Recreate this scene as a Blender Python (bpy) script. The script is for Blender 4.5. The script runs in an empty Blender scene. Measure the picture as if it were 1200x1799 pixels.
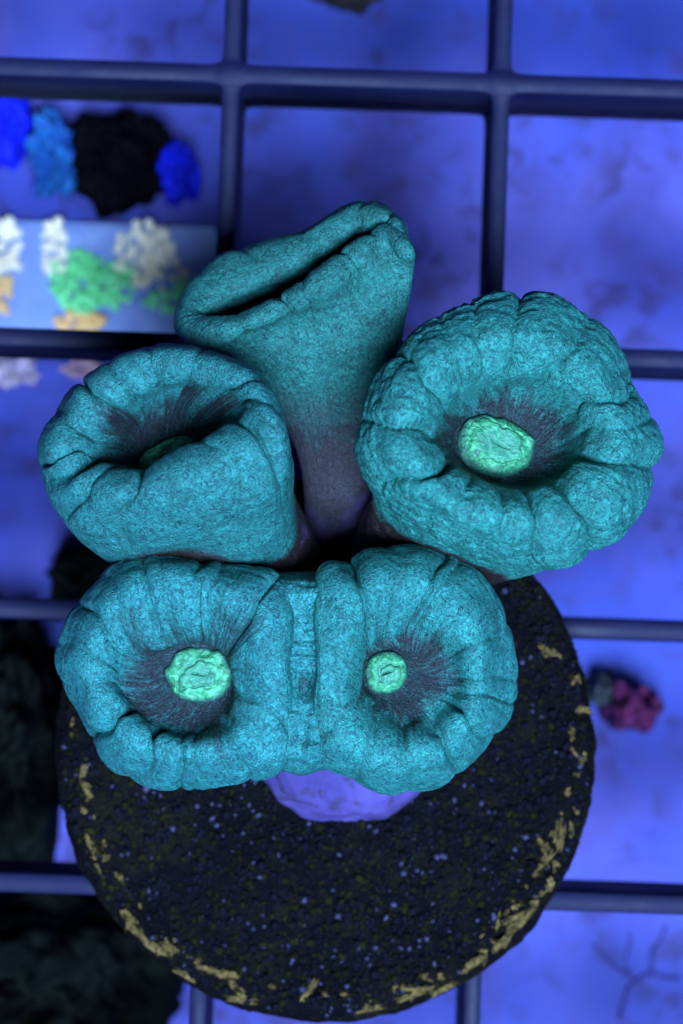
import bpy, bmesh, math, random
import numpy as np
from mathutils import Vector, Matrix

# ------------------------------------------------------------------ camera, world, light, exposure
S = bpy.context.scene
C = S.collection
MM = 0.001
F = 5256.0                       # focal length in photograph pixels (1200 x 1799)
CAMH = 180.0                     # mm above the top of the rack
TILT = math.atan(180.0 / F)

cam_d = bpy.data.cameras.new('camera')
cam = bpy.data.objects.new('camera', cam_d); C.objects.link(cam)
cam.location = (0, 0, CAMH * MM)
cam.rotation_euler = (TILT, 0, 0)
cam_d.sensor_fit = 'VERTICAL'; cam_d.sensor_height = 36.0; cam_d.sensor_width = 24.0
cam_d.lens = 36.0 * F / 1799.0
cam_d.clip_start = 0.005; cam_d.clip_end = 5.0
cam_d.dof.use_dof = True
cam_d.dof.focus_distance = 0.159
cam_d.dof.aperture_fstop = 50
S.camera = cam
S.render.resolution_x = 683; S.render.resolution_y = 1024

w = bpy.data.worlds.new('World'); S.world = w; w.use_nodes = True
bg = w.node_tree.nodes['Background']
bg.inputs['Color'].default_value = (0.10, 0.16, 0.9, 1); bg.inputs['Strength'].default_value = 0.04

def area_lamp(name, loc, target, sx, sy, power, col):
    d = bpy.data.lights.new(name, 'AREA'); d.shape = 'RECTANGLE'; d.size = sx; d.size_y = sy
    d.energy = power; d.color = col
    o = bpy.data.objects.new(name, d); C.objects.link(o); o.location = loc
    o.rotation_euler = (Vector(target) - Vector(loc)).to_track_quat('-Z', 'Y').to_euler()
    return o
area_lamp('aquarium_lamp', (0.06, -0.17, 0.58), (0, 0.0, 0.0), 0.26, 0.17, 18.5, (0.36, 0.52, 1.0))

vs = S.view_settings
vs.view_transform = 'Standard'; vs.look = 'None'; vs.gamma = 1.0; vs.exposure = 0.70

# ------------------------------------------------------------------ helpers
ca, sa = math.cos(TILT), math.sin(TILT)
def ray(px, py):
    x = (px - 600.0) / F; y = -(py - 899.5) / F
    return x, y * ca + sa, y * sa - ca
def at(px, py, z):
    """photo pixel + height above the rack (mm) -> point in mm"""
    dx, dy, dz = ray(px, py)
    t = (z - CAMH) / dz
    return np.array([dx * t, dy * t, z])

def hash3(ix, iy, iz, seed):
    h = (ix.astype(np.int64) * 374761393 + iy.astype(np.int64) * 668265263 + iz.astype(np.int64) * 2147483647 + seed * 1274126177) & 0xffffffff
    h = ((h ^ (h >> 13)) * 1274126177) & 0xffffffff
    h = ((h ^ (h >> 16)) * 2246822519) & 0xffffffff
    return ((h ^ (h >> 15)) & 0xffffff) / float(0xffffff) * 2 - 1
def vnoise(p, seed=0):
    f = np.floor(p); t = p - f; t = t * t * t * (t * (t * 6 - 15) + 10)
    i = f.astype(np.int64); r = 0
    for a in (0, 1):
        for b in (0, 1):
            for c in (0, 1):
                wgt = (t[:, 0] if a else 1 - t[:, 0]) * (t[:, 1] if b else 1 - t[:, 1]) * (t[:, 2] if c else 1 - t[:, 2])
                r = r + wgt * hash3(i[:, 0] + a, i[:, 1] + b, i[:, 2] + c, seed)
    return r
def fbm(p, octv=4, seed=0, gain=0.5):
    r = 0; a = 1.0; q = np.array(p, float)
    for k in range(octv):
        r = r + a * vnoise(q, seed + k * 17); q = q * 2.03 + 11.7; a *= gain
    return r
def sstep(a, b, x):
    t = np.clip((x - a) / (b - a), 0, 1); return t * t * (3 - 2 * t)

def link(name, me, mat, parent=None, smooth=True):
    o = bpy.data.objects.new(name, me); C.objects.link(o)
    if mat is not None and len(me.materials) == 0: me.materials.append(mat)
    if parent is not None: o.parent = parent
    if smooth:
        me.polygons.foreach_set('use_smooth', np.ones(len(me.polygons), dtype=bool))
    return o
def mesh_np(name, V, Q):
    """V (n,3) in mm, Q (m,3 or 4)"""
    me = bpy.data.meshes.new(name)
    V = np.asarray(V, np.float32) * MM; Q = np.asarray(Q, np.int32); k = Q.shape[1]
    me.vertices.add(len(V)); me.vertices.foreach_set('co', V.ravel())
    me.loops.add(Q.size); me.loops.foreach_set('vertex_index', Q.ravel())
    me.polygons.add(len(Q)); me.polygons.foreach_set('loop_start', np.arange(0, Q.size, k, dtype=np.int32))
    me.update(calc_edges=True); me.validate()
    return me
def grid_quads(ns, nt, wrap=True):
    i = np.arange(ns - 1)[:, None]; j = np.arange(nt if wrap else nt - 1)[None, :]
    j2 = (j + 1) % nt
    a = i * nt + j; b = i * nt + j2; c = (i + 1) * nt + j2; d = (i + 1) * nt + j
    return np.stack([a, b, c, d], -1).reshape(-1, 4)
def empty(name, loc=(0, 0, 0)):
    o = bpy.data.objects.new(name, None); C.objects.link(o); o.location = loc; o.empty_display_size = 0.005
    return o
def tag(o, label=None, cat=None, group=None, kind=None):
    if label: o['label'] = label
    if cat: o['category'] = cat
    if group: o['group'] = group
    if kind: o['kind'] = kind
    return o
def keep(o, parent):
    o.parent = parent; o.matrix_parent_inverse = Matrix.Translation(-Vector(parent.location))
    return o

# ------------------------------------------------------------------ materials
class NT:
    def __init__(s, name):
        s.m = bpy.data.materials.new(name); s.m.use_nodes = True; s.t = s.m.node_tree
        s.b = s.t.nodes['Principled BSDF']
    def n(s, typ, **kw):
        x = s.t.nodes.new(typ)
        for k, v in kw.items(): setattr(x, k, v)
        return x
    def l(s, a, b): s.t.links.new(a, b)
    def attr(s, name): return s.n('ShaderNodeAttribute', attribute_name=name)
    def noise(s, vec, scale, detail=3.0, rough=0.55, dist=0.0):
        x = s.n('ShaderNodeTexNoise'); x.inputs['Scale'].default_value = scale; x.inputs['Detail'].default_value = detail
        x.inputs['Roughness'].default_value = rough; x.inputs['Distortion'].default_value = dist
        if vec is not None: s.l(vec, x.inputs['Vector'])
        return x.outputs['Fac']
    def ramp(s, fac, stops, interp='LINEAR'):
        x = s.n('ShaderNodeValToRGB'); e = x.color_ramp.elements; x.color_ramp.interpolation = interp
        while len(e) < len(stops): e.new(0.5)
        for el, (p, c) in zip(e, stops):
            el.position = p; el.color = (c, c, c, 1) if isinstance(c, (int, float)) else (*c, 1)
        s.l(fac, x.inputs['Fac']); return x.outputs['Color']
    def mix(s, fac, a, b, mode='MIX'):
        x = s.n('ShaderNodeMix', data_type='RGBA', blend_type=mode)
        for sock, v in ((x.inputs['Factor'], fac), (x.inputs[6], a), (x.inputs[7], b)):
            if isinstance(v, (int, float)): sock.default_value = v
            elif isinstance(v, tuple): sock.default_value = (*v, 1)
            else: s.l(v, sock)
        return x.outputs[2]
    def math(s, op, a, b=None, clamp=False):
        x = s.n('ShaderNodeMath', operation=op, use_clamp=clamp)
        for k, v in enumerate((a, b)):
            if v is None: continue
            if isinstance(v, (int, float)): x.inputs[k].default_value = v
            else: s.l(v, x.inputs[k])
        return x.outputs[0]
    def bump(s, h, dist, strength=1.0, prev=None):
        x = s.n('ShaderNodeBump'); x.inputs['Distance'].default_value = dist; x.inputs['Strength'].default_value = strength
        s.l(h, x.inputs['Height'])
        if prev is not None: s.l(prev, x.inputs['Normal'])
        return x.outputs['Normal']
    def obj(s): return s.n('ShaderNodeTexCoord').outputs['Object']
    def geo(s): return s.n('ShaderNodeNewGeometry').outputs['Position']
    def end(s, col=None, rough=0.5, spec=0.3, normal=None, al=0.52):
        if col is not None:
            if not isinstance(col, tuple): col = s.mix(1.0, col, (al, al, al), 'MULTIPLY')
            else: col = tuple(al * q for q in col)
            if isinstance(col, tuple): s.b.inputs['Base Color'].default_value = (*col, 1)
            else: s.l(col, s.b.inputs['Base Color'])
        if isinstance(rough, (int, float)): s.b.inputs['Roughness'].default_value = rough
        else: s.l(rough, s.b.inputs['Roughness'])
        s.b.inputs['Specular IOR Level'].default_value = spec
        if normal is not None: s.l(normal, s.b.inputs['Normal'])
        return s.m

def mat_polyp(name, light, dark, dishcol, stalkcol, purple):
    k = NT(name); pos = k.geo()
    pc = k.attr('pc').outputs['Vector']
    # wormy mottling of the tissue
    n1 = k.noise(pos, 3900, 3, 0.6, 1.7)
    n2 = k.noise(pos, 900, 4, 0.55, 0.6)
    n3 = k.noise(pos, 9000, 2, 0.6, 1.0)
    fine = k.math('ADD', k.math('MULTIPLY', n1, 0.8), k.math('MULTIPLY', n3, 0.2))
    m = k.ramp(fine, [(0.36, 0.0), (0.59, 1.0)])
    col = k.mix(m, dark, light)
    big = k.ramp(n2, [(0.35, 0.74), (0.68, 1.16)])
    col = k.mix(1.0, col, big, 'MULTIPLY')
    # radial streaks of the oral disc
    st = k.noise(pc, 1.0, 4, 0.65, 0.4)
    dn = k.math('ADD', k.attr('dish').outputs['Fac'], k.math('MULTIPLY', k.math('SUBTRACT', st, 0.5), 1.9))
    dm = k.ramp(dn, [(0.22, 0.0), (0.95, 1.0)])
    fil = k.ramp(k.noise(pc, 1.7, 4, 0.7, 0.5), [(0.48, 0.0), (0.72, 0.8)])
    dcol = k.mix(fil, dishcol, tuple(0.55 * a + 0.3 * b for a, b in zip(dark, dishcol)))
    col = k.mix(k.math('MULTIPLY', dm, 0.92), col, dcol)
    # bare brown stalk with lilac skeleton patches; its brown also paints undershadow
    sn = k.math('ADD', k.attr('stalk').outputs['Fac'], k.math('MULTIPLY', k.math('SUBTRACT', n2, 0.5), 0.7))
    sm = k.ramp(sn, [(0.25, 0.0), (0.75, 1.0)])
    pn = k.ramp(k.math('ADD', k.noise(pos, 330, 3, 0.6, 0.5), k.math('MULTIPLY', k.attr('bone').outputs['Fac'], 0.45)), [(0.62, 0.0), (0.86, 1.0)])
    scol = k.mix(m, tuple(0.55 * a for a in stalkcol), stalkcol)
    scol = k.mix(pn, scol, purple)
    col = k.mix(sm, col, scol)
    # relief
    b1 = k.bump(k.noise(pos, 1300, 3, 0.5, 1.2), 0.00014, 0.40)
    b2 = k.bump(fine, 0.00022, 1.0, b1)
    b3 = k.bump(k.noise(pc, 1.2, 3, 0.6, 0.2), 0.00020, 0.55, b2)
    k.b.inputs['Subsurface Weight'].default_value = 0.22; k.b.inputs['Subsurface Radius'].default_value = (0.5, 1.0, 1.0); k.b.inputs['Subsurface Scale'].default_value = 0.0006
    return k.end(col, 0.50, 0.20, b3)

TEAL = dict(light=(0.036, 0.330, 0.235), dark=(0.008, 0.078, 0.074), dishcol=(0.013, 0.007, 0.009), stalkcol=(0.045, 0.050, 0.050), purple=(0.13, 0.075, 0.20))
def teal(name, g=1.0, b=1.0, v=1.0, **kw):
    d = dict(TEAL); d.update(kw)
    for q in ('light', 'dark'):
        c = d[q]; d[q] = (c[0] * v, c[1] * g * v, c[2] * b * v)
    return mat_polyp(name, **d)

def mat_mouth():
    k = NT('green_oral_disc'); pos = k.geo()
    n = k.noise(pos, 2600, 4, 0.6, 1.2)
    col = k.ramp(n, [(0.34, (0.028, 0.16, 0.070)), (0.52, (0.050, 0.37, 0.125)), (0.68, (0.105, 0.58, 0.215))])
    e = k.attr('centre').outputs['Fac']
    col = k.mix(k.math('MULTIPLY', e, 0.55), col, (0.06, 0.27, 0.15))
    col = k.mix(k.math('MULTIPLY', k.attr('edge').outputs['Fac'], 0.75), col, (0.016, 0.075, 0.055))
    return k.end(col, 0.5, 0.3, k.bump(n, 0.0002, 0.7))

def mat_rack():
    k = NT('navy_plastic'); pos = k.geo()
    n = k.noise(pos, 160, 4, 0.6)
    col = k.ramp(n, [(0.3, (0.0025, 0.0038, 0.022)), (0.7, (0.0045, 0.007, 0.034))])
    col = k.mix(k.ramp(k.noise(pos, 700, 3, 0.6), [(0.60, 0.0), (0.75, 0.5)]), col, (0.010, 0.013, 0.022))
    return k.end(col, k.ramp(n, [(0.3, 0.5), (0.7, 0.7)]), 0.12, k.bump(k.noise(pos, 900, 3), 0.0001, 0.35))

def mat_floor():
    k = NT('tank_floor'); pos = k.geo()
    a = k.noise(pos, 38, 4, 0.55, 0.6)
    col = k.ramp(a, [(0.32, (0.026, 0.062, 0.32)), (0.5, (0.066, 0.080, 0.35)), (0.68, (0.125, 0.110, 0.38))])
    bl = k.ramp(k.noise(pos, 60, 3, 0.5), [(0.52, 0.0), (0.70, 0.8)])
    col = k.mix(bl, col, (0.035, 0.062, 0.38))
    sp = k.ramp(k.noise(pos, 480, 2, 0.5, 0.3), [(0.50, 0.0), (0.64, 1.0)])
    sp = k.math('MULTIPLY', sp, k.ramp(k.noise(pos, 130, 2), [(0.40, 0.0), (0.58, 0.65)]))
    col = k.mix(sp, col, (0.034, 0.022, 0.075))
    sm = k.ramp(k.noise(pos, 170, 3, 0.6, 0.8), [(0.50, 0.0), (0.74, 0.55)])
    col = k.mix(sm, col, (0.075, 0.045, 0.17))
    return k.end(col, 0.7, 0.2)

def mat_plug():
    k = NT('algae_covered_ceramic'); pos = k.geo()
    a = k.noise(pos, 260, 4, 0.6, 0.4)
    col = k.ramp(a, [(0.30, (0.002, 0.002, 0.004)), (0.50, (0.004, 0.004, 0.006)), (0.68, (0.015, 0.015, 0.005)), (0.80, (0.009, 0.008, 0.014))])
    f = k.noise(pos, 2200, 4, 0.65)
    col = k.mix(1.0, col, k.ramp(f, [(0.3, 0.35), (0.7, 1.35)]), 'MULTIPLY')
    n = k.bump(f, 0.0004, 1.0, k.bump(a, 0.0008, 0.6))
    return k.end(col, 0.85, 0.05, n, 0.33)
def mat_noise(name, c0, c1, scale, rough=0.7, bd=0.0003, spec=0.2, al=0.52):
    k = NT(name); pos = k.geo(); n = k.noise(pos, scale, 4, 0.6, 0.5)
    return k.end(k.ramp(n, [(0.32, c0), (0.68, c1)]), rough, spec, k.bump(n, bd, 0.8), al)

# ------------------------------------------------------------------ the setting: tank floor
FZ = -32.0
M_floor = mat_floor()
n = 60
gx, gy = np.meshgrid(np.linspace(-260, 260, n), np.linspace(-260, 260, n))
P = np.stack([gx.ravel(), gy.ravel(), np.full(n * n, FZ)], 1)
P[:, 2] += 0.12 * fbm(P / 14.0, 3, 5)
tank_floor = link('tank_floor', mesh_np('tank_floor', P, grid_quads(n, n, False)), M_floor)
tag(tank_floor, 'pale violet blue bottom of the tank seen through the rack', kind='structure')

# ------------------------------------------------------------------ the egg crate rack: every bar a part
M_rack = mat_rack()
ANG = -math.radians(1.95)                     # clockwise turn seen from above
ux = np.array([math.cos(ANG), math.sin(ANG)]); uy = np.array([-math.sin(ANG), math.cos(ANG)])
O = at(389, 604, 0)[:2]    # crossing behind the left and upper heads
PITCH = 16.4
DEPTH = 7.6
def bar_mesh(name, L0, L1, flare_step, top, drop):
    """bar along +x from L0 to L1, tapered section, corner fillets at crossings (x = k*pitch)"""
    xs = [L0]
    k0, k1 = int(math.ceil(L0 / flare_step)), int(math.floor(L1 / flare_step))
    for k in range(k0, k1 + 1):
        for d in (-1.6, -1.1, -0.85, -0.7, -0.58, 0, 0.58, 0.7, 0.85, 1.1, 1.6):
            xs.append(k * flare_step + d)
    xs = sorted(x for x in set(xs) | {L1} if L0 <= x <= L1)
    V = []; Q = []
    for x in xs:
        d = abs(x - round(x / flare_step) * flare_step)
        fl = 0.0 if d > 1.55 else 0.24 * max(0, 1 - (max(d, 0.55) - 0.55) / 1.0) ** 2.6
        ht, hb = top / 2 + fl, top / 2 + 0.14 + fl
        b = 0.06
        sec = [(-hb, -DEPTH), (-ht, -drop - b), (-ht + b, -drop), (ht - b, -drop), (ht, -drop - b), (hb, -DEPTH)]
        V += [(x, a, c) for a, c in sec]
    m = 6
    for i in range(len(xs) - 1):
        for j in range(m):
            j2 = (j + 1) % m
            Q.append((i * m + j, (i + 1) * m + j, (i + 1) * m + j2, i * m + j2))
    me = mesh_np(name, np.array(V), np.array(Q))
    return me
rack = empty('egg_crate_rack', Vector((*(O * MM), 0)))
tag(rack, 'dark navy plastic egg crate grid rack under the coral plug', 'rack')
rx0, rx1 = -2.6, 3.4; ry0, ry1 = -4.4, 2.4
me_h = bar_mesh('cross_bar', rx0 * PITCH, rx1 * PITCH, PITCH, 1.12, 0.0)
me_v = bar_mesh('long_bar', ry0 * PITCH, ry1 * PITCH, PITCH, 1.02, 0.05)
rot = Matrix.Rotation(ANG, 4, 'Z')
for k in range(-4, 3):
    o = link('cross_bar', me_h, M_rack, rack, False)
    o.location = Vector((*(uy * k * PITCH * MM), 0)); o.rotation_euler = (0, 0, ANG)
for k in range(-2, 4):
    o = link('long_bar', me_v, M_rack, rack, False)
    o.location = Vector((*(ux * k * PITCH * MM), 0)); o.rotation_euler = (0, 0, ANG + math.pi / 2)
bm = bmesh.new()
bmesh.ops.create_cone(bm, cap_ends=True, segments=20, radius1=0.005, radius2=0.0045, depth=(-FZ - DEPTH + 0.8) * MM)
me_leg = bpy.data.meshes.new('leg'); bm.to_mesh(me_leg); bm.free()
for a, b in ((-2, -4), (3, -4), (-2, 2), (3, 2)):
    o = link('leg', me_leg, M_rack, rack)
    o.location = Vector((*((ux * a + uy * b) * PITCH * MM), (FZ - DEPTH) / 2 * MM))

# ------------------------------------------------------------------ the frag plug
M_plug = mat_plug()
PC = at(572, 1318, 5.2)
R_PL = float(at(572 + 478, 1318, 5.2)[0] - PC[0])
plug = empty('frag_plug', Vector((PC[0] * MM, PC[1] * MM, 0)))
tag(plug, 'round dark algae covered ceramic plug with yellowish crusted rim, under the coral', 'frag plug')
NTH, NR = 220, 100
th = np.linspace(0, 2 * np.pi, NTH, endpoint=False)
prof = [(0.01, 5.2)] + [(r, 5.2) for r in np.linspace(0.6, R_PL - 1.4, 70)]
for a in np.linspace(0.1, 1.0, 12):
    prof.append((R_PL - 1.4 + 1.4 * math.sin(a * math.pi / 2), 5.2 - 1.4 * (1 - math.cos(a * math.pi / 2))))
prof += [(R_PL - 0.05, z) for z in np.linspace(3.4, 0.6, 8)] + [(R_PL - 0.5, 0.0), (R_PL - 4, 0.0), (0.01, 0.0)]
pr = np.array(prof)
V = np.stack([pr[:, 0:1] * np.cos(th), pr[:, 0:1] * np.sin(th), np.repeat(pr[:, 1:2], NTH, 1)], -1).reshape(-1, 3)
dr = 0.22 * fbm(V * 0.35, 3, 3) + 0.10 * fbm(V * 1.6, 3, 4)
rr = np.hypot(V[:, 0], V[:, 1]); up = sstep(0.3, 2.0, V[:, 2])
V[:, :2] *= (1 + (dr * 0.8 * sstep(R_PL - 2.5, R_PL - 0.5, rr) / np.maximum(rr, 1)))[:, None]
V[:, 2] += up * (0.9 * dr + 0.20 * fbm(V * 2.6, 2, 8)) + 0.35 * sstep(R_PL - 3.2, R_PL - 1.2, rr) * sstep(4.6, 5.1, V[:, 2]) * (0.6 + fbm(V * 0.5, 2, 12))
disc = link('disc', mesh_np('disc', V + np.array([0, 0, 0]), grid_quads(len(pr), NTH)), M_plug, plug)
def plug_z(x, y):
    """surface height of the plug top at local x, y"""
    ringi = np.argmin(np.abs(np.array([p[0] for p in prof[:82]]) - math.hypot(x, y)))
    j = int((math.atan2(y, x) % (2 * math.pi)) / (2 * math.pi) * NTH) % NTH
    return V[ringi * NTH + j, 2]

# grains of sand stuck in the algae
rng = random.Random(4)
def ico(sub=1):
    b = bmesh.new(); bmesh.ops.create_icosphere(b, subdivisions=sub, radius=1.0)
    v = np.array([x.co[:] for x in b.verts]); f = np.array([[q.index for q in p.verts] for p in b.faces]); b.free(); return v, f
IV, IF = ico(1)
def grains(n, seed, s0, s1):
    r = random.Random(seed); VV = []; FF = []; k = 0
    for _ in range(n):
        rad = (R_PL - 0.5) * math.sqrt(r.random()); a = r.random() * 2 * math.pi
        x, y = rad * math.cos(a), rad * math.sin(a)
        s = s0 + (s1 - s0) * r.random() ** 2.2
        sc = np.array([s * r.uniform(0.7, 1.4), s * r.uniform(0.7, 1.4), s * r.uniform(0.6, 1.0)])
        q = IV * (1 + np.array([r.uniform(-0.22, 0.22) for _ in IV])[:, None]) * sc
        c_, s_ = math.cos(a * 7), math.sin(a * 7)
        q = np.stack([q[:, 0] * c_ - q[:, 1] * s_, q[:, 0] * s_ + q[:, 1] * c_, q[:, 2]], 1)
        VV.append(q + np.array([x, y, plug_z(x, y) + 0.35 * s])); FF.append(IF + k); k += len(IV)
    return np.concatenate(VV), np.concatenate(FF)
M_g1 = mat_noise('dark_grit', (0.002, 0.002, 0.004), (0.009, 0.009, 0.016), 900, 0.8, 0.0003, 0.05, 0.34)
M_g2 = mat_noise('pale_grit', (0.008, 0.009, 0.018), (0.055, 0.052, 0.10), 420, 0.5, 0.0003, 0.12)
M_g3 = mat_noise('olive_tuft', (0.004, 0.0045, 0.002), (0.024, 0.024, 0.004), 240, 0.9, 0.0003, 0.04, 0.40)
for nm, cnt, sd, a, b, m in (('dark_grit', 5200, 1, 0.07, 0.26, M_g1), ('pale_grit', 800, 2, 0.05, 0.22, M_g2), ('algae_tufts', 2600, 3, 0.08, 0.24, M_g3)):
    gv, gf = grains(cnt, sd, a, b)
    tag(link(nm, mesh_np(nm, gv, gf), m, plug, nm != 'dark_grit'), kind='stuff')
# short fuzz of turf algae over the top and the edge
def fuzz(n, seed):
    r = np.random.RandomState(seed)
    a = r.rand(n) * 2 * np.pi; rad = (R_PL - 0.15) * np.sqrt(r.rand(n)); rad[: n // 4] = R_PL - 1.6 * r.rand(n // 4) ** 2
    x, y = rad * np.cos(a), rad * np.sin(a)
    z = np.array([plug_z(p, q) for p, q in zip(x, y)])
    ln = (0.2 + 0.4 * r.rand(n) ** 2) * (1 - 0.6 * sstep(R_PL - 1.6, R_PL - 0.4, rad)); wd = 0.03 + 0.04 * r.rand(n)
    d = r.randn(n, 3) * 0.55 + np.array([0, 0, 0.9]) 
    d /= np.linalg.norm(d, axis=1, keepdims=True)
    c = np.stack([x, y, z - 0.05], 1); t = c + d * ln[:, None]
    u1 = np.cross(d, np.array([0.3, 0.9, 0.1])); u1 /= np.linalg.norm(u1, axis=1, keepdims=True); u2 = np.cross(d, u1)
    w_ = wd[:, None]; V4 = np.stack([c + u1 * w_, c - 0.5 * u1 * w_ + 0.87 * u2 * w_, c - 0.5 * u1 * w_ - 0.87 * u2 * w_, t], 1).reshape(-1, 3)
    b = np.arange(n)[:, None] * 4
    return V4, np.concatenate([b + np.array([[0, 1, 3]]), b + np.array([[1, 2, 3]]), b + np.array([[2, 0, 3]])])
M_fz = mat_noise('turf_algae', (0.001, 0.001, 0.003), (0.036, 0.036, 0.008), 150, 0.9, 0.0002, 0.03, 0.36)
fv, ff = fuzz(15000, 77)
tag(link('turf_algae', mesh_np('turf_algae', fv, ff), M_fz, plug), kind='stuff')
# yellowish flakes of crust round the rim
M_fl = mat_noise('yellow_crust', (0.012, 0.010, 0.003), (0.27, 0.19, 0.05), 1900, 0.85, 0.0008, 0.05)
def flake_mesh(seed, ln, wd, hg):
    r = np.random.RandomState(seed); nu, nv = 18, 12
    u = np.linspace(0.02, math.pi - 0.02, nu)[:, None]; v = np.linspace(0, 2 * math.pi, nv, endpoint=False)[None]
    p = np.stack([np.cos(u) * np.ones_like(v), np.sin(u) * np.cos(v), np.sin(u) * np.sin(v)], -1).reshape(-1, 3)
    nz = fbm(p * 1.7 + seed * 3.1, 3, seed)
    p = p * (1 + 0.6 * nz + 0.35 * fbm(p * 4 + seed, 2, seed + 9))[:, None] * np.array([ln, wd, hg])
    return mesh_np('crust_flake', p, grid_quads(nu, nv))
flakes = [flake_mesh(s, l, w_, h) for s, (l, w_, h) in enumerate([(0.42, 0.2, 0.2), (0.8, 0.2, 0.2), (0.26, 0.22, 0.2), (1.15, 0.26, 0.22), (0.6, 0.3, 0.24), (0.22, 0.14, 0.16)])]
def add_flake(a_deg, rad, kind, yaw, sc=1.0):
    a = math.radians(a_deg); x, y = rad * math.cos(a), rad * math.sin(a)
    o = link('crust_flake', flakes[kind], M_fl, plug)
    o.location = (x * MM, y * MM, (plug_z(x, y) + 0.05) * MM)
    o.rotation_euler = (rng.uniform(-.3, .3), rng.uniform(-.3, .3), a + math.pi / 2 + yaw); o.scale = (sc, sc, sc)
for _ in range(95):      # scattered, denser on the lower arc
    a = rng.choice([rng.uniform(-70, 30), rng.uniform(-75, -20), rng.uniform(160, 255), rng.uniform(-130, -60)])
    add_flake(a, R_PL - rng.uniform(0.75, 1.9), rng.choice([0, 2, 5, 5, 0, 1, 2]), rng.gauss(0, 0.5), rng.uniform(0.55, 1.05))
def px_flake(px, py, kind, yaw, sc):
    q = at(px, py, 5.2) - PC
    add_flake(math.degrees(math.atan2(q[1], q[0])), math.hypot(q[0], q[1]), kind, yaw, sc)
for px, py, kd, yw, sc in ((235, 1620, 4, 0.1, 1.3), (250, 1645, 3, 0.0, 1.0), (285, 1665, 4, 0.3, 1.0), (330, 1715, 1, 0, 1.0), (425, 1755, 1, 0.2, 1.0), (905, 1625, 3, 0.0, 1.1), (880, 1655, 4, 0.2, 1.0), (925, 1605, 1, 0, 1.0),
                           (830, 1695, 3, 0.1, 0.8), (960, 1555, 4, 0, .9), (955, 1490, 3, 0.8, 0.7), (985, 1470, 1, 0.2, 1.0), (1020, 1330, 4, 0, 0.8), (1020, 1245, 0, 1, 1.2), (1010, 1195, 2, 0, 1.3), (780, 1735, 1, 0, 1), (650, 1770, 1, 0, 1), (160, 1480, 0, 0, 1)):
    px_flake(px, py, kd, yw, sc)

# ------------------------------------------------------------------ the trumpet coral
coral_xy = at(600, 1200, 5)
coral = empty('trumpet_coral', Vector((coral_xy[0] * MM, coral_xy[1] * MM, 5.0 * MM)))
tag(coral, 'teal fluorescent trumpet coral with five fleshy heads and green mouths on the dark plug', 'coral')

def cr(P0, P1, P2, P3, t):
    return 0.5 * ((2 * P1) + (-P0 + P2) * t + (2 * P0 - 5 * P1 + 4 * P2 - P3) * t * t + (-P0 + 3 * P1 - 3 * P2 + P3) * t ** 3)
def closed_spline(K, u):
    """K (k,3) periodic, u in [0,k)"""
    k = len(K); i = np.floor(u).astype(int); t = (u - i)[:, None]
    return cr(K[(i - 1) % k], K[i % k], K[(i + 1) % k], K[(i + 2) % k], t)
def ell(cx, cy, rx, ry, rotd=0, k=12):
    a = np.arange(k) * 2 * math.pi / k; x = rx * np.cos(a); y = ry * np.sin(a); r = math.radians(rotd)
    return [(cx + x_ * math.cos(r) - y_ * math.sin(r), cy - (x_ * math.sin(r) + y_ * math.cos(r))) for x_, y_ in zip(x, y)]

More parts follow.
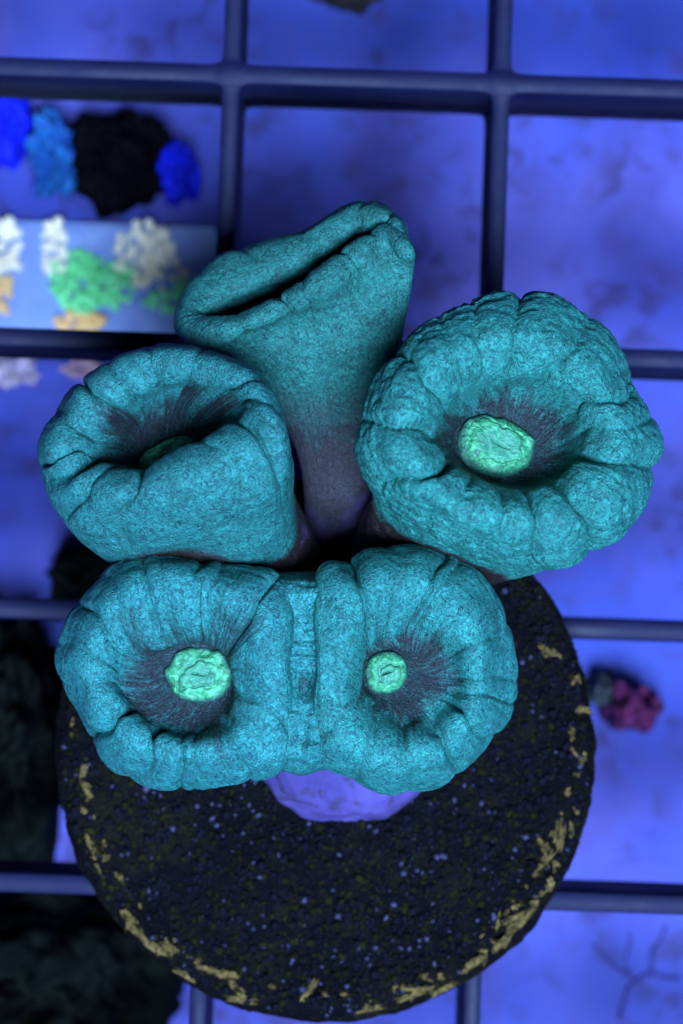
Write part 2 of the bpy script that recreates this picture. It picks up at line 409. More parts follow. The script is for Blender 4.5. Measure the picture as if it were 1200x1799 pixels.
NTHETA, PER = 420, 44
def build_polyp(name, rings, centre, creases, mat, seed, lob=0.46, dish_at=5.2, dish_soft=1.0, stalk_at=1.6, stalk_soft=0.7, bone=0.0, wrinkle=1.0, extra=None, scale_wall=0.0, puff=0.38, under=None):
    """rings: list of (points, z0, gx, gy); first = foot of the stalk, last = under the mouth"""
    cx, cy = centre
    ks = []
    for pts, z0, gx, gy in rings:
        ks.append(np.array([at(q[0], q[1], z0 + gx * (q[0] - cx) + gy * (cy - q[1]) + (q[2] if len(q) > 2 else 0)) for q in pts]))
    u = np.linspace(0, 12, NTHETA, endpoint=False)
    R = np.array([closed_spline(K, u) for K in ks])                # (nr, nt, 3)
    nr = len(R)
    R = np.concatenate([R, R[-1:].mean(1, keepdims=True).repeat(NTHETA, 1)])      # centre point
    ss = []
    for i in range(nr):
        m = {0: 14, 1: 24}.get(i, PER if i < nr - 1 else 8)
        ss += list(i + np.arange(m) / m)
    ss.append(nr - 0.02); ss = np.array(ss)
    i = np.floor(ss).astype(int); t = (ss - i)[:, None, None]
    a = lambda q: R[np.clip(q, 0, nr)]
    G = cr(a(i - 1), a(i), a(i + 1), a(i + 2), t)                  # (ns, nt, 3)
    ns = len(ss)
    def normals(G):
        dt = np.roll(G, -1, 1) - np.roll(G, 1, 1); ds = np.gradient(G, axis=0)
        N = np.cross(dt, ds); N /= np.maximum(np.linalg.norm(N, axis=2, keepdims=True), 1e-9); return N
    N = normals(G)
    # orientation: at the crest the normal should point up
    if N[np.argmin(abs(ss - 4))][:, 2].mean() < 0: N = -N
    # --- lobes between creases
    crest = np.array([np.array(rings[4][0][k][:2]) for k in range(12)], float)
    cr2 = closed_spline(np.c_[crest, np.zeros(12)], u)[:, :2]
    th = []
    for c in creases:
        d = np.hypot(cr2[:, 0] - c[0], cr2[:, 1] - c[1]); th.append((u[np.argmin(d)], c[2]))
    th.sort()
    rs = np.random.RandomState(seed)
    S_ = ss[:, None] * np.ones((1, NTHETA)); U_ = u[None] * np.ones((ns, 1))
    wob = fbm(np.stack([np.cos(U_ * np.pi / 6).ravel() * 3, np.sin(U_ * np.pi / 6).ravel() * 3, S_.ravel() * 1.1], 1), 2, seed + 3).reshape(ns, NTHETA)
    Uw = (U_ + 0.17 * wob) % 12
    D = np.zeros((ns, NTHETA))
    tt = np.array([q[0] for q in th]); dd = np.array([q[1] for q in th]); kk = len(tt)
    idx = np.searchsorted(tt, Uw) % kk
    lo = tt[(idx - 1) % kk]; hi = tt[idx]; dl = dd[(idx - 1) % kk]; dh = dd[idx]
    span = (hi - lo) % 12; span = np.where(span < 1e-6, 12, span)
    f = ((Uw - lo) % 12) / span
    amp = dl * (1 - f) + dh * f
    bul = 1 - np.abs(2 * f - 1) ** 2.8
    lm = sstep(2.2, 3.5, S_) * (1 - sstep(4.75, 5.45, S_))
    wid = np.clip(span / 1.0, 0.35, 1.25)
    D += lob * lm * amp * wid * (bul - 0.72)
    # narrow sharp creases
    L_ = np.linalg.norm(np.roll(G, -1, 1) - G, axis=2)
    rad = L_.sum(1, keepdims=True) / 12.0               # mm per unit u
    dm = np.minimum(((Uw - lo) % 12), ((hi - Uw) % 12)) * rad
    da = np.where(f < 0.5, dl, dh)
    D -= lm * da ** 1.5 * 0.55 * np.exp(-(dm / 0.11) ** 1.2) * (0.55 + 0.45 * np.sin(S_ * 2.1 + tt[(idx - (f < 0.5)) % kk] * 5))
    D += 0.42 * np.exp(-((S_ - 4.0) / 0.6) ** 2) + puff * np.exp(-((S_ - 4.75) / 0.4) ** 2)
    P_ = G.reshape(-1, 3)
    # folds parallel to the rim on some lobes, general softness, wrinkles
    D += (0.24 * fbm(P_ * 0.25 + seed, 2, seed) + 0.045 * fbm(P_ * 0.7 + seed, 2, seed + 1)).reshape(ns, NTHETA) * sstep(0.5, 2.0, S_) * (1 - 0.6 * sstep(5.2, 6.0, S_))
    ang = np.pi / 6 * Uw
    rw = fbm(np.stack([np.cos(ang).ravel() * 9, np.sin(ang).ravel() * 9, S_.ravel() * 0.8], 1) + seed, 3, seed + 5).reshape(ns, NTHETA)
    D += wrinkle * 0.055 * (0.35 - np.abs(rw)) * sstep(2.3, 3.4, S_) * (1 - 0.55 * sstep(5.4, 6.5, S_))
    cw = fbm(np.stack([np.cos(ang).ravel() * 2.2, np.sin(ang).ravel() * 2.2, S_.ravel() * 6.5], 1) + seed, 3, seed + 9).reshape(ns, NTHETA)
    D += (0.07 + scale_wall) * (0.3 - np.abs(cw)) * sstep(0.8, 1.6, S_) * (1 - sstep(3.3, 3.9, S_))
    if scale_wall:
        cell = fbm(P_ * 1.9, 2, seed + 21).reshape(ns, NTHETA)
        D += scale_wall * 0.9 * (0.25 - np.abs(cell)) * sstep(1.8, 2.4, S_) * (1 - sstep(4.2, 4.9, S_))
    if extra is not None: D += extra(S_, U_)
    D[-1] = D[-1].mean()
    V = (G + N * D[:, :, None]).reshape(-1, 3)
    me = mesh_np(name, V, grid_quads(ns, NTHETA)[:, ::-1] if False else grid_quads(ns, NTHETA))
    nv = ns * NTHETA
    def fa(nm, arr):
        q = me.attributes.new(nm, 'FLOAT', 'POINT'); q.data.foreach_set('value', np.asarray(arr, np.float32).ravel())
    rag = 0.75 * fbm(np.stack([np.cos(ang).ravel() * 2.6, np.sin(ang).ravel() * 2.6, S_.ravel() * 0.3], 1), 3, seed + 7).reshape(ns, NTHETA)
    fa('dish', sstep(dish_at - dish_soft, dish_at + dish_soft, S_ + rag))
    stalk_shade_at = stalk_at + (under[1] * np.exp(-((U_ - under[0]) / under[2]) ** 2) if under else 0)  # under lifts the stalk brown up the wall as painted undershadow
    fa('stalk', 1 - sstep(stalk_shade_at - stalk_soft, stalk_shade_at + stalk_soft, S_))
    fa('bone', bone * (1 - sstep(0.6, 1.4, S_)) * np.ones_like(S_))
    q = me.attributes.new('pc', 'FLOAT_VECTOR', 'POINT')
    pcv = np.stack([np.cos(U_ * np.pi / 6) * 13, np.sin(U_ * np.pi / 6) * 13, S_ * 1.6], -1)
    q.data.foreach_set('vector', pcv.astype(np.float32).ravel())
    o = keep(link('polyp', me, mat), coral)
    # frame under the mouth for the oral disc
    c = R[-1].mean(0)[:] if False else ks[-1].mean(0)
    return o, ks[-1], c

M_mouth = mat_mouth()
def oral_disc(polyp, ring, seed, lift=0.35, slit=0.3, dome=0.55, fold=0.12, slit_rot=0.3):
    c = ring.mean(0); u_ = np.linspace(0, 12, 132, endpoint=False)
    E = closed_spline(ring, u_)
    n = np.cross(ring[0] - c, ring[3] - c); n /= np.linalg.norm(n)
    if n[2] < 0: n = -n
    rr = np.concatenate([np.linspace(0.02, 0.92, 40), [0.97, 1.01, 1.0, 0.96]])
    hh = []
    for k, r in enumerate(rr):
        if k < 40: h = dome * max(0, 1 - (r / 1.0) ** 2.6) ** 0.8 + lift  - 0.12 * (r < 0.55) * (1 - (r / .55) ** 2) * 0
        else: h = [lift + 0.04, lift - 0.08, lift - 0.4, lift - 1.2][k - 40]
        hh.append(h)
    V = []
    a = u_ * math.pi / 6
    rs = np.random.RandomState(seed)
    for r, h in zip(rr, hh):
        ring_p = c + (E - c) * r
        nz = fbm(np.stack([np.cos(a) * r * 1.5, np.sin(a) * r * 1.5, np.full_like(a, seed * 1.7)], 1), 3, seed)
        gx_, gy_ = r * np.cos(a + slit_rot), r * np.sin(a + slit_rot)
        sl = -slit * np.exp(-(gy_ / 0.045) ** 2) * np.exp(-(gx_ / 0.24) ** 4)
        rid = -0.16 * np.exp(-((r - 0.58 - 0.30 * nz) / 0.06) ** 2)
        spokes = fold * np.abs(fbm(np.stack([np.cos(a) * 1.9, np.sin(a) * 1.9, np.full_like(a, r * 0.7 + seed)], 1), 2, seed + 2)) * sstep(0.55, 0.8, np.full_like(a, r))
        ring_p = c + (E - c) * (r * (1 + 0.09 * nz * r))[:, None] if True else ring_p
        V.append(ring_p + n * (h + 0.16 * nz + sl + rid - spokes)[:, None])
    V = np.array(V); me = mesh_np('oral_disc', V.reshape(-1, 3), grid_quads(len(rr), 132))
    q = me.attributes.new('centre', 'FLOAT', 'POINT')
    q.data.foreach_set('value', np.repeat(1 - sstep(0.4, 0.7, rr), 132).astype(np.float32))
    q = me.attributes.new('edge', 'FLOAT', 'POINT')
    q.data.foreach_set('value', np.repeat(np.where(np.arange(len(rr)) < 40, sstep(0.80, 0.98, rr), 1.0), 132).astype(np.float32))
    o = link('oral_disc', me, M_mouth)
    o.parent = polyp; o.matrix_parent_inverse = polyp.matrix_parent_inverse
    o.matrix_parent_inverse = Matrix.Identity(4)
    return o

# ---- front right head
FRc = (690, 1180)
FR_rings = [
    (ell(615, 1190, 100, 90), 5.0, 0, 0),
    (ell(640, 1185, 130, 120), 10.0, 0, 0),
    ([(850, 1185), (825, 1095), (770, 1030), (690, 1010), (620, 1020), (565, 1060), (555, 1180), (565, 1290), (625, 1325), (700, 1345), (780, 1320), (835, 1262)], 14.4, -0.006, 0),
    ([(902, 1185), (880, 1080), (810, 985), (700, 960), (610, 978), (556, 1010, 1.0), (556, 1180, 2.4), (550, 1318, 1.0), (610, 1366), (700, 1392), (805, 1358), (882, 1280)], 18.4, -0.007, 0.001),
    ([(845, 1183), (825, 1100), (770, 1038), (695, 1020), (635, 1040), (602, 1095), (592, 1180), (598, 1270), (635, 1315), (700, 1335), (780, 1305), (832, 1250)], 21.8, -0.007, 0.001),
    ([(800, 1185), (778, 1135), (730, 1108), (682, 1112), (652, 1130), (641, 1155), (638, 1185), (640, 1218), (656, 1250), (700, 1275), (755, 1262), (790, 1226)], 20.3, -0.006, 0),
    (ell(694, 1190, 56, 50), 19.6, -0.005, 0),
    (ell(677, 1182, 37, 38), 19.2, -0.004, 0),
]
cre_FR = [(640, 1045, 1.0), (690, 1020, 0.35), (745, 1030, 0.8), (765, 1040, 0.4), (835, 1120, 0.45), (845, 1183, 0.3), (842, 1225, 0.55), (822, 1262, 1.0), (780, 1305, 0.9), (708, 1335, 0.55), (645, 1320, 0.35), (598, 1260, 0.35)]
M_FR = teal('teal_flesh_cyan', 1.06, 1.06, 1.05)
p, rg, c = build_polyp('polyp_front', FR_rings, FRc, cre_FR, M_FR, 11, puff=0.2, dish_at=5.0)
oral_disc(p, rg, 31, lift=0.3, dome=0.4, fold=0.16, slit_rot=-0.35)

# ---- front left head
FLc = (330, 1180)
FL_rings = [
    (ell(560, 1190, 90, 90), 5.0, 0, 0),
    (ell(470, 1185, 130, 120), 10.0, 0, 0),
    ([(500, 1180), (480, 1075), (415, 1040), (320, 1015), (240, 1035), (180, 1085), (160, 1165), (180, 1235), (230, 1310), (315, 1335), (400, 1325), (470, 1275)], 14.4, 0.006, 0),
    ([(506, 1180, 2.4), (504, 1026, 1.0), (428, 998), (320, 972), (220, 985), (140, 1055), (104, 1160), (135, 1240), (195, 1340), (310, 1384), (420, 1374), (505, 1330, 1.0)], 18.4, 0.007, 0.002),
    ([(468, 1180), (455, 1088), (400, 1042), (315, 1022), (240, 1040), (182, 1095), (158, 1165), (182, 1238), (238, 1300), (320, 1326), (405, 1316), (462, 1262)], 21.8, 0.007, 0.002),
    ([(418, 1183), (411, 1148), (385, 1125), (338, 1120), (278, 1128), (232, 1150), (206, 1185), (215, 1232), (262, 1278), (330, 1296), (392, 1278), (420, 1232)], 20.2, 0.006, 0.001),
    (ell(335, 1195, 78, 70), 19.5, 0.005, 0.001),
    (ell(350, 1184, 58, 50), 19.2, 0.004, 0),
]
cre_FL = [(178, 1095, 0.7), (205, 1068, 0.35), (262, 1032, 0.6), (285, 1026, 0.3), (345, 1025, 0.65), (362, 1030, 0.3), (450, 1075, 0.75), (160, 1150, 0.35), (165, 1200, 0.3), (205, 1272, 1.0), (265, 1312, 1.0), (318, 1326, 0.7), (345, 1326, 0.4), (420, 1308, 0.55), (462, 1240, 0.4)]
M_FL = teal('teal_flesh_blue', 1.03, 1.10, 1.05)
p, rg, c = build_polyp('polyp_front', FL_rings, FLc, cre_FL, M_FL, 12, puff=0.2, dish_at=4.85)
oral_disc(p, rg, 32, lift=0.28, dome=0.35, fold=0.16, slit=0.12, slit_rot=0.2)

# ---- tissue bridge that joins the two front heads
nb, mb = 130, 110
yy = np.linspace(1004, 1360, nb)[:, None]; aa = np.linspace(-1, 1, mb)[None]
BX = 530 + 60 * aa * (1 + 0.15 * np.cos((yy - 1180) / 180 * math.pi)) + 6 * np.sin(yy / 37.0)
edge = np.clip(np.minimum((yy - 1004) / 40.0, (1360 - yy) / 60.0), 0, 1)
BZ = 21.9 - 0.35 * np.exp(-((aa - 0.05) / 0.25) ** 2) - 0.25 * aa ** 2 + 0.16 * np.sin(yy / 15.0 + aa * 1.2) - 4.5 * (1 - np.sqrt(1 - (1 - edge) ** 2)) - 0.8 * np.exp(-((yy - 1205) / 22) ** 2 - (aa / 0.2) ** 2)
pts = np.array([at(x, y, z) for x, y, z in zip(BX.ravel(), (yy + (3 * np.sin(aa * 5 + 1) - 6 * aa ** 2) * sstep(1200, 1350, yy)).ravel(), BZ.ravel())])
w1 = fbm(pts * np.array([0.5, 2.4, 0.5]), 3, 61); w2 = fbm(pts * 1.4, 3, 62)
pts[:, 2] += 0.26 * (0.3 - np.abs(w1)) + 0.18 * w2
low = pts * np.array([1, 1, 0]) + np.array([0, 0, 14.0]); low[:, :2] = low[:, :2].mean(0) + (low[:, :2] - low[:, :2].mean(0)) * 0.8
gq = grid_quads(nb, mb, False); nn = nb * mb; idx_ = np.arange(nn).reshape(nb, mb)
loop = np.concatenate([idx_[0, :-1], idx_[:-1, -1], idx_[-1, :0:-1], idx_[:0:-1, 0]]); l2 = np.roll(loop, -1)
me = mesh_np('tissue_bridge', np.concatenate([pts, low]), np.concatenate([gq, gq[:, ::-1] + nn, np.stack([l2, loop, loop + nn, l2 + nn], 1)]))
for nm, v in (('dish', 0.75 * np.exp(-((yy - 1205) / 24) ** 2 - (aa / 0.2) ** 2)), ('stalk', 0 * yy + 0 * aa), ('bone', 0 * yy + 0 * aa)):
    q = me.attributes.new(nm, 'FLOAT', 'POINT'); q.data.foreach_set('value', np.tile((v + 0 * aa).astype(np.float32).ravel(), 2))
q = me.attributes.new('pc', 'FLOAT_VECTOR', 'POINT'); q.data.foreach_set('vector', np.tile((pts * 1.3).astype(np.float32).ravel(), 2))
keep(link('tissue_bridge', me, M_FL), coral)

# ---- right head
Rc = (890, 770)
gR = (-0.0100, -0.0085)
R_rings = [
    (ell(640, 1090, 85, 80), 5.4, 0, 0),
    (ell(735, 965, 115, 105), 9.5, -0.006, -0.005),
    ([(1060, 850), (1030, 780), (960, 720), (890, 700), (800, 720), (720, 770), (660, 850), (680, 915), (770, 975), (868, 1012), (945, 1000), (1025, 940)], 15.5, -0.008, -0.007),
    ([(1158, 790), (1120, 675), (1040, 570), (935, 520), (800, 545), (690, 622), (638, 740), (655, 845), (755, 930), (880, 985), (1000, 985), (1105, 925)], 22.0, *gR),
    ([(1095, 795), (1065, 700), (1010, 622), (920, 582), (815, 605), (738, 662), (702, 750), (728, 832), (805, 888), (910, 918), (1000, 910), (1065, 865)], 25.8, *gR),
    ([(1030, 788), (1015, 718), (965, 668), (892, 652), (822, 672), (778, 715), (757, 770), (775, 812), (830, 848), (900, 870), (962, 866), (1012, 838)], 23.8, *gR),
    ([(985, 795), (970, 745), (935, 710), (885, 698), (832, 710), (804, 738), (789, 775), (800, 808), (834, 836), (880, 852), (930, 850), (968, 828)], 21.2, *gR),
    (ell(870, 788, 66, 50, -18), 20.4, *gR),
]
cre_R = [(905, 580, 1.0), (840, 600, 0.5), (790, 622, 0.45), (735, 665, 0.75), (705, 755, 0.65), (740, 845, 1.05), (800, 885, 0.5), (880, 910, 0.6), (945, 918, 1.15), (1015, 900, 1.2), (1095, 815, 1.0), (1090, 745, 0.5), (1068, 702, 0.65), (1000, 615, 0.5)]
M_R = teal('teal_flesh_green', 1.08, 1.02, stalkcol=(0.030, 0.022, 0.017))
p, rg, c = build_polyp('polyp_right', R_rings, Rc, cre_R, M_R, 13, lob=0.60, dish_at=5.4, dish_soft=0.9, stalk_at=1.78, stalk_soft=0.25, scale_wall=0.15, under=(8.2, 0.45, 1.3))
oral_disc(p, rg, 33, lift=0.35, dome=0.55, fold=0.3, slit=0.25, slit_rot=0.25)

# ---- left head
Lc = (300, 770)
gL = (0.017, -0.018)
def L_extra(S_, U_):
    # deep fold of the near lip on the left
    d = np.exp(-((U_ - 7.05) / 0.22) ** 2) * sstep(3.1, 4.0, S_) * (1 - sstep(5.2, 6, S_))
    return -0.9 * d
L_rings = [
    (ell(575, 1085, 75, 70), 5.4, 0, 0),
    (ell(470, 985, 92, 85), 9.0, 0.008, -0.008),
    ([(515, 890), (500, 800), (450, 735), (375, 715), (290, 725), (215, 780), (165, 860), (170, 950), (230, 1000), (330, 1010), (420, 1000), (495, 960)], 14.5, 0.011, -0.011),
    ([(512, 800), (494, 710), (436, 650), (330, 616), (240, 624), (148, 682), (82, 778), (86, 858), (140, 930), (275, 935), (400, 905), (485, 860)], 20.5, *gL),
    ([(478, 745), (455, 690), (405, 650), (318, 632), (240, 642), (160, 695), (108, 768), (115, 832), (190, 872), (300, 852), (385, 812), (447, 775)], 24.0, *gL),
    ([(435, 722), (415, 692), (372, 672), (312, 665), (255, 680), (200, 722), (155, 778), (165, 815), (228, 838), (290, 822), (350, 790), (405, 750)], 22.6, *gL),
    ([(365, 765), (348, 742), (328, 725), (295, 718), (265, 732), (242, 757), (228, 790), (230, 815), (252, 830), (285, 827), (322, 808), (350, 788)], 18.6, *gL),
    (ell(306, 822, 56, 36, 30), 17.6, *gL),
]
cre_L = [(215, 655, 0.7), (165, 692, 1.0), (125, 745, 0.7), (112, 805, 1.0), (160, 862, 0.6), (245, 866, 0.8), (395, 808, 0.5), (455, 765, 0.9), (470, 715, 0.8), (440, 675, 0.7), (345, 635, 0.35), (275, 635, 0.4)]
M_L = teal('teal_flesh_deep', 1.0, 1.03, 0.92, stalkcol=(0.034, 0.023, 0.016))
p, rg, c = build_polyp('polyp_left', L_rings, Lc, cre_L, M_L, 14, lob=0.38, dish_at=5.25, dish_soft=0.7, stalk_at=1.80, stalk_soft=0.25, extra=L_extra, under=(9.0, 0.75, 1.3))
oral_disc(p, rg, 34, lift=0.9, dome=0.55, slit=0.25, fold=0.3)

# ---- upper head, leaning away and nearly closed
Tc = (530, 490)
gT = (0.017, -0.030)
T_rings = [
    (ell(610, 1040, 80, 70), 5.4, 0, 0),
    (ell(590, 800, 66, 60), 8.5, 0.006, -0.010),
    ([(708, 585), (690, 520), (650, 480), (560, 490), (480, 525), (425, 570), (410, 615), (450, 650), (515, 665), (585, 662), (645, 645), (690, 618)], 12.5, 0.012, -0.018),
    ([(724, 472), (710, 400), (638, 364), (528, 414), (430, 444), (355, 480), (318, 560), (340, 598), (440, 592), (560, 562), (650, 522), (708, 505)], 15.0, 0.013, -0.024),
    ([(712, 440), (690, 390), (632, 374), (532, 422), (440, 452), (366, 492), (330, 560), (372, 588, 0.4), (462, 558, 0.8), (550, 512, 0.9), (618, 456, 0.7), (682, 420, 0.3)], 17.2, *gT),
    ([(690, 412), (674, 397), (618, 412), (543, 460), (464, 498), (396, 528), (356, 567), (392, 574, 0.4), (462, 546, 0.8), (540, 503, 0.9), (604, 452, 0.7), (662, 412, 0.3)], 16.2, *gT),
    ([(640, 432), (632, 428), (608, 440), (553, 486), (486, 524), (430, 546), (396, 562), (420, 562), (478, 538), (535, 502), (585, 460), (624, 438)], 13.0, *gT),
    (ell(510, 510, 56, 9, 30), 11.6, *gT),
]
cre_T = [(640, 365, 0.7), (690, 385, 0.7), (712, 415, 0.6), (670, 432, 0.7), (620, 462, 0.6), (545, 515, 0.7), (505, 532, 0.9), (420, 568, 0.4), (540, 412, 0.5), (440, 442, 0.5), (340, 520, 0.3)]
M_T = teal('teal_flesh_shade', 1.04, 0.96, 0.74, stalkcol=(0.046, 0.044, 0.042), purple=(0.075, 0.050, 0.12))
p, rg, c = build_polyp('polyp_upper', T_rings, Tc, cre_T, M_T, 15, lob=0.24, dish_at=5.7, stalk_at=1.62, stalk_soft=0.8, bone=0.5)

# ---- pale base of skeleton and glue under the front heads
M_base = None
k = NT('pale_skeleton'); pos = k.geo()
col = k.ramp(k.noise(pos, 260, 4, 0.6, 0.6), [(0.30, (0.055, 0.046, 0.16)), (0.6, (0.105, 0.082, 0.26)), (0.78, (0.15, 0.115, 0.30))])
col = k.mix(k.ramp(k.noise(pos, 420, 4, 0.6, 1.5), [(0.52, 0.0), (0.66, 0.85)]), col, (0.045, 0.036, 0.05))
M_base = k.end(col, 0.85, 0.04, k.bump(k.noise(pos, 900, 4), 0.0003, 0.6))
nu, nv = 50, 120
u_ = np.linspace(0.0, 1.0, nu)[:, None]; v_ = np.linspace(0, 2 * math.pi, nv, endpoint=False)[None]
bc = at(606, 1262, 5); rx, ry = 5.7, 6.4
rad = np.where(u_ < 0.9, 1.02 - 0.42 * u_ ** 1.6, np.clip((1.0 - u_) / 0.1, 0.02, 1) * 0.665)
X = bc[0] + rx * rad * np.cos(v_); Y = bc[1] + ry * rad * np.sin(v_); Z = 4.4 + 3.8 * np.sin(np.minimum(u_, 1.0) * 1.45) + 0 * v_
B = np.stack([X, Y, Z], -1).reshape(-1, 3)
nz = 0.30 * fbm(B * 0.35, 2, 81) + 0.06 * fbm(B * 1.2, 2, 82)
B[:, :2] += (B[:, :2] - bc[:2]) * (nz * 0.22)[:, None]
keep(link('coral_base', mesh_np('coral_base', B, grid_quads(nu, nv)), M_base), coral)

# ------------------------------------------------------------------ things below the rack, on the tank floor
def lump(name, cx, cy, rx, ry, h, mat, seed, rough=0.28, nu=60, nv=90, fr=1.6, fine=0.08, poly=None):
    """uneven mound standing on the tank floor; cx.. in photo pixels at the floor, h in mm"""
    c = at(cx, cy, FZ); sc = (CAMH - FZ) / F
    a, b = rx * sc, ry * sc
    u = np.linspace(0.0, 1.0, nu)[:, None]; v = np.linspace(0, 2 * math.pi, nv, endpoint=False)[None]
    r = np.sin(u * math.pi / 2) ** 0.8; r = np.maximum(r, 0.01)
    X = np.cos(v) * r; Y = np.sin(v) * r; Z = np.cos(u * math.pi / 2) ** 0.7 + 0 * v
    q = np.stack([X, Y, Z], -1).reshape(-1, 3)
    nz = fbm(q * fr + seed * 5.3, 4, seed)
    q2 = q * (1 + rough * nz)[:, None] + fine * fbm(q * 6, 2, seed + 3)[:, None] * q
    out = q2 * np.array([a, b, h]); out[:, 2] = np.maximum(out[:, 2], 0) - 0.4
    out[:nv] = out[:nv].mean(0)
    me = mesh_np(name, out, grid_quads(nu, nv))
    o = link(name, me, mat); o.location = (c[0] * MM, c[1] * MM, FZ * MM)
    return o
M_rock = mat_noise('dark_live_rock', (0.0012, 0.0012, 0.002), (0.006, 0.005, 0.006), 160, 0.85, 0.0006, 0.02)
M_rockg = mat_noise('dark_green_rock', (0.001, 0.0018, 0.0015), (0.010, 0.013, 0.008), 70, 0.85, 0.0006, 0.02)
M_blue = mat_noise('blue_coral', (0.001, 0.006, 0.30), (0.004, 0.012, 0.45), 300, 0.6, al=0.95)
M_cyan = mat_noise('sky_blue_coral', (0.006, 0.06, 0.30), (0.02, 0.20, 0.42), 700, 0.6, 0.0008)
M_mag = mat_noise('magenta_coral', (0.06, 0.010, 0.07), (0.17, 0.018, 0.07), 200, 0.7)
M_grn = mat_noise('grey_green_coral', (0.035, 0.05, 0.05), (0.07, 0.09, 0.08), 260, 0.7)
M_brn = mat_noise('brown_plug', (0.012, 0.010, 0.008), (0.08, 0.06, 0.035), 500, 0.8)
def ground(o, label, cat, group=None): return tag(o, label, cat, group)
ground(lump('live_rock', 205, 288, 88, 82, 9, M_rock, 41, 0.34), 'black lump of rock between two blue corals beneath the rack', 'rock')
ground(lump('blue_coral', 318, 312, 34, 52, 6, M_blue, 42, 0.25), 'deep blue coral lump pressed against the black rock, opposite the sky blue coral', 'coral')
ground(lump('blue_coral', 100, 285, 40, 72, 6, M_cyan, 43, 0.35), 'sky blue knobbly coral between the black rock and a deep blue coral', 'coral')
ground(lump('blue_coral', 5, 225, 56, 78, 7, M_blue, 44, 0.2), 'large deep blue coral standing alone beside the sky blue one', 'coral')
ground(lump('live_rock', 25, 1285, 130, 190, 16, M_rockg, 45, 0.3), 'tall dark greenish rock beneath the rack beside the plug', 'rock')
ground(lump('live_rock', 70, 1740, 215, 165, 16, M_rockg, 46, 0.26), 'broad dark greenish rock beneath the rack under the rim of the plug', 'rock')
ground(lump('live_rock', 160, 1020, 66, 62, 8, M_rockg, 47, 0.3), 'small dark green rock beneath the rack, half hidden by the coral heads', 'rock')
ground(lump('magenta_coral', 1105, 1240, 52, 48, 7, M_mag, 48, 0.40, fine=0.02, fr=1.1), 'blurred magenta purple coral lump beneath the rack', 'coral')
ground(lump('green_coral', 1062, 1208, 34, 30, 5, M_grn, 49, 0.3), 'blurred grey green coral lump touching the magenta one', 'coral')
ground(lump('round_rock', 617, -62, 92, 78, 6, M_brn, 50, 0.10), 'brown speckled round rock standing alone beneath the rack', 'rock')

M_pale = mat_noise('lilac_floor_glow', (0.35, 0.28, 0.42), (0.95, 0.75, 0.70), 500, 0.7, 0.0008)  # pale lumps added to imitate a glow of light on the floor
M_pink = mat_noise('pink_floor_glow', (0.40, 0.22, 0.30), (1.0, 0.62, 0.55), 500, 0.7, 0.0008)
ground(lump('floor_glow', 25, 655, 38, 30, 2.5, M_pale, 51, 0.5), 'low lilac lump standing in for light glow on the floor, across the bar from the shimmer tile', 'coral')
ground(lump('floor_glow', 148, 652, 34, 17, 2.0, M_pink, 52, 0.5), 'low pale pink lump standing in for light glow on the floor beside the lilac lump', 'coral')
# shimmer of light, built as a pale tile with bright polyps
M_tile = mat_noise('pale_shimmer', (0.09, 0.15, 0.36), (0.24, 0.34, 0.46), 170, 0.5, al=0.95)
tile_c = at(180, 500, FZ)
tile = empty('shimmer_tile', Vector((tile_c[0] * MM, tile_c[1] * MM, FZ * MM)))
tag(tile, 'light shimmer built as a pale tile with cream and bright green dots beneath the rack', 'coral')
bm = bmesh.new(); bmesh.ops.create_cube(bm, size=1)
sc = (CAMH - FZ) / F
for v in bm.verts: v.co = Vector((v.co.x * 420 * sc, v.co.y * 205 * sc, (v.co.z + 0.45) * 2.0)) * MM
bmesh.ops.bevel(bm, geom=bm.edges[:], offset=0.0005, segments=2, affect='EDGES')
me = bpy.data.meshes.new('shimmer_slab'); bm.to_mesh(me); bm.free()
link('shimmer_slab', me, M_tile, tile, False).rotation_euler = (0, 0, ANG)
M_cream = mat_noise('cream_shimmer', (0.85, 0.74, 0.42), (1.0, 0.92, 0.58), 500, 0.4, spec=0.5, al=1.0)
M_lime = mat_noise('green_shimmer', (0.10, 0.62, 0.16), (0.30, 0.98, 0.34), 500, 0.4, spec=0.5, al=1.0)
M_amber = mat_noise('amber_shimmer', (0.75, 0.40, 0.10), (1.0, 0.66, 0.22), 500, 0.6, al=0.95)
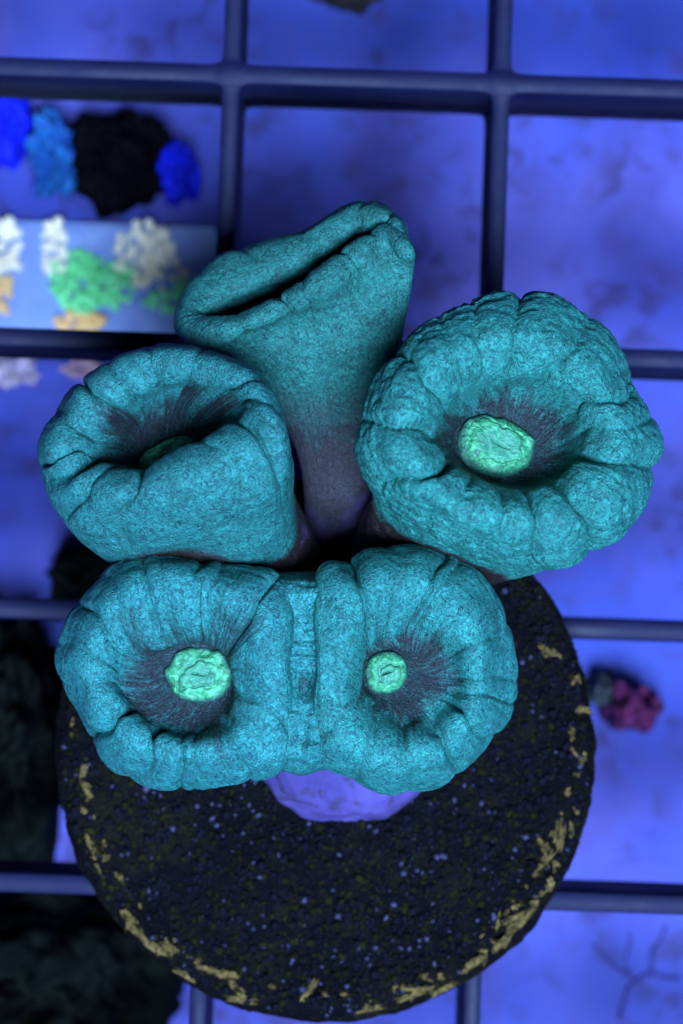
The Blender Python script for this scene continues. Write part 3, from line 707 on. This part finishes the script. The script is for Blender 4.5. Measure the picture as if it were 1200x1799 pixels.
def shimmer_patch(name, blobs, mat, seed):
    r = random.Random(seed); VV = []; FF = []; k = 0; done = []
    for cx, cy, rx, ry, n in blobs:
        for _ in range(n):
            q = math.sqrt(r.random()); a = r.random() * 6.283
            p = at(cx + rx * q * math.cos(a), cy + ry * q * math.sin(a), FZ) - tile_c
            if any((p[0] - o_[0]) ** 2 + (p[1] - o_[1]) ** 2 < 0.36 ** 2 for o_ in done): continue
            done.append(p)
            s = r.uniform(0.24, 0.52)
            VV.append(IV * np.array([s, s, s * 1.2]) + np.array([p[0], p[1], 1.85 + 0.5 * s])); FF.append(IF + k); k += len(IV)
    return tag(link(name, mesh_np(name, np.concatenate(VV), np.concatenate(FF)), mat, tile), kind='stuff')
shimmer_patch('cream_shimmer', [(258, 450, 52, 52, 170), (100, 440, 20, 48, 44), (15, 440, 34, 46, 40), (275, 480, 56, 34, 44)], M_cream, 1)
shimmer_patch('green_shimmer', [(150, 500, 56, 54, 200), (200, 505, 44, 38, 60), (305, 530, 50, 30, 26)], M_lime, 2)
shimmer_patch('amber_shimmer', [(145, 570, 42, 14, 40), (8, 520, 18, 40, 26)], M_amber, 3)

# thin strands of algae on the floor
M_str = mat_noise('dark_strand', (0.04, 0.04, 0.16), (0.10, 0.09, 0.30), 160, 0.8)
def strand(px_pts, r0, name='algae_strand'):
    cu = bpy.data.curves.new(name, 'CURVE'); cu.dimensions = '3D'; cu.bevel_depth = r0 * MM; cu.bevel_resolution = 2
    for pts in px_pts:
        pts = [((1 - t) * a[0] + t * b[0], (1 - t) * a[1] + t * b[1]) for a, b in zip(pts[:-1], pts[1:]) for t in (0, .25, .5, .75)] + [pts[-1]]
        sp = cu.splines.new('POLY'); sp.points.add(len(pts) - 1)
        for q, (px, py) in zip(sp.points, pts):
            a = at(px + rng.uniform(-4, 4), py + rng.uniform(-4, 4), FZ + 0.2); q.radius = rng.uniform(0.5, 1.5); q.co = (a[0] * MM, a[1] * MM, a[2] * MM, 1)
    tmp = bpy.data.objects.new('tmp', cu); C.objects.link(tmp)
    dg = bpy.context.evaluated_depsgraph_get(); me = bpy.data.meshes.new_from_object(tmp.evaluated_get(dg))
    bpy.data.objects.remove(tmp); bpy.data.curves.remove(cu)
    return link(name, me, M_str)
s = strand([[(1090, 1790), (1095, 1755), (1112, 1725), (1145, 1712), (1190, 1718)], [(1112, 1725), (1100, 1690), (1108, 1645)], [(1145, 1712), (1150, 1670), (1172, 1630)], [(1112, 1725), (1070, 1690), (1045, 1660)]], 0.12)
tag(s, 'thin dark branching algae strand lying on the blue tank floor', 'algae')
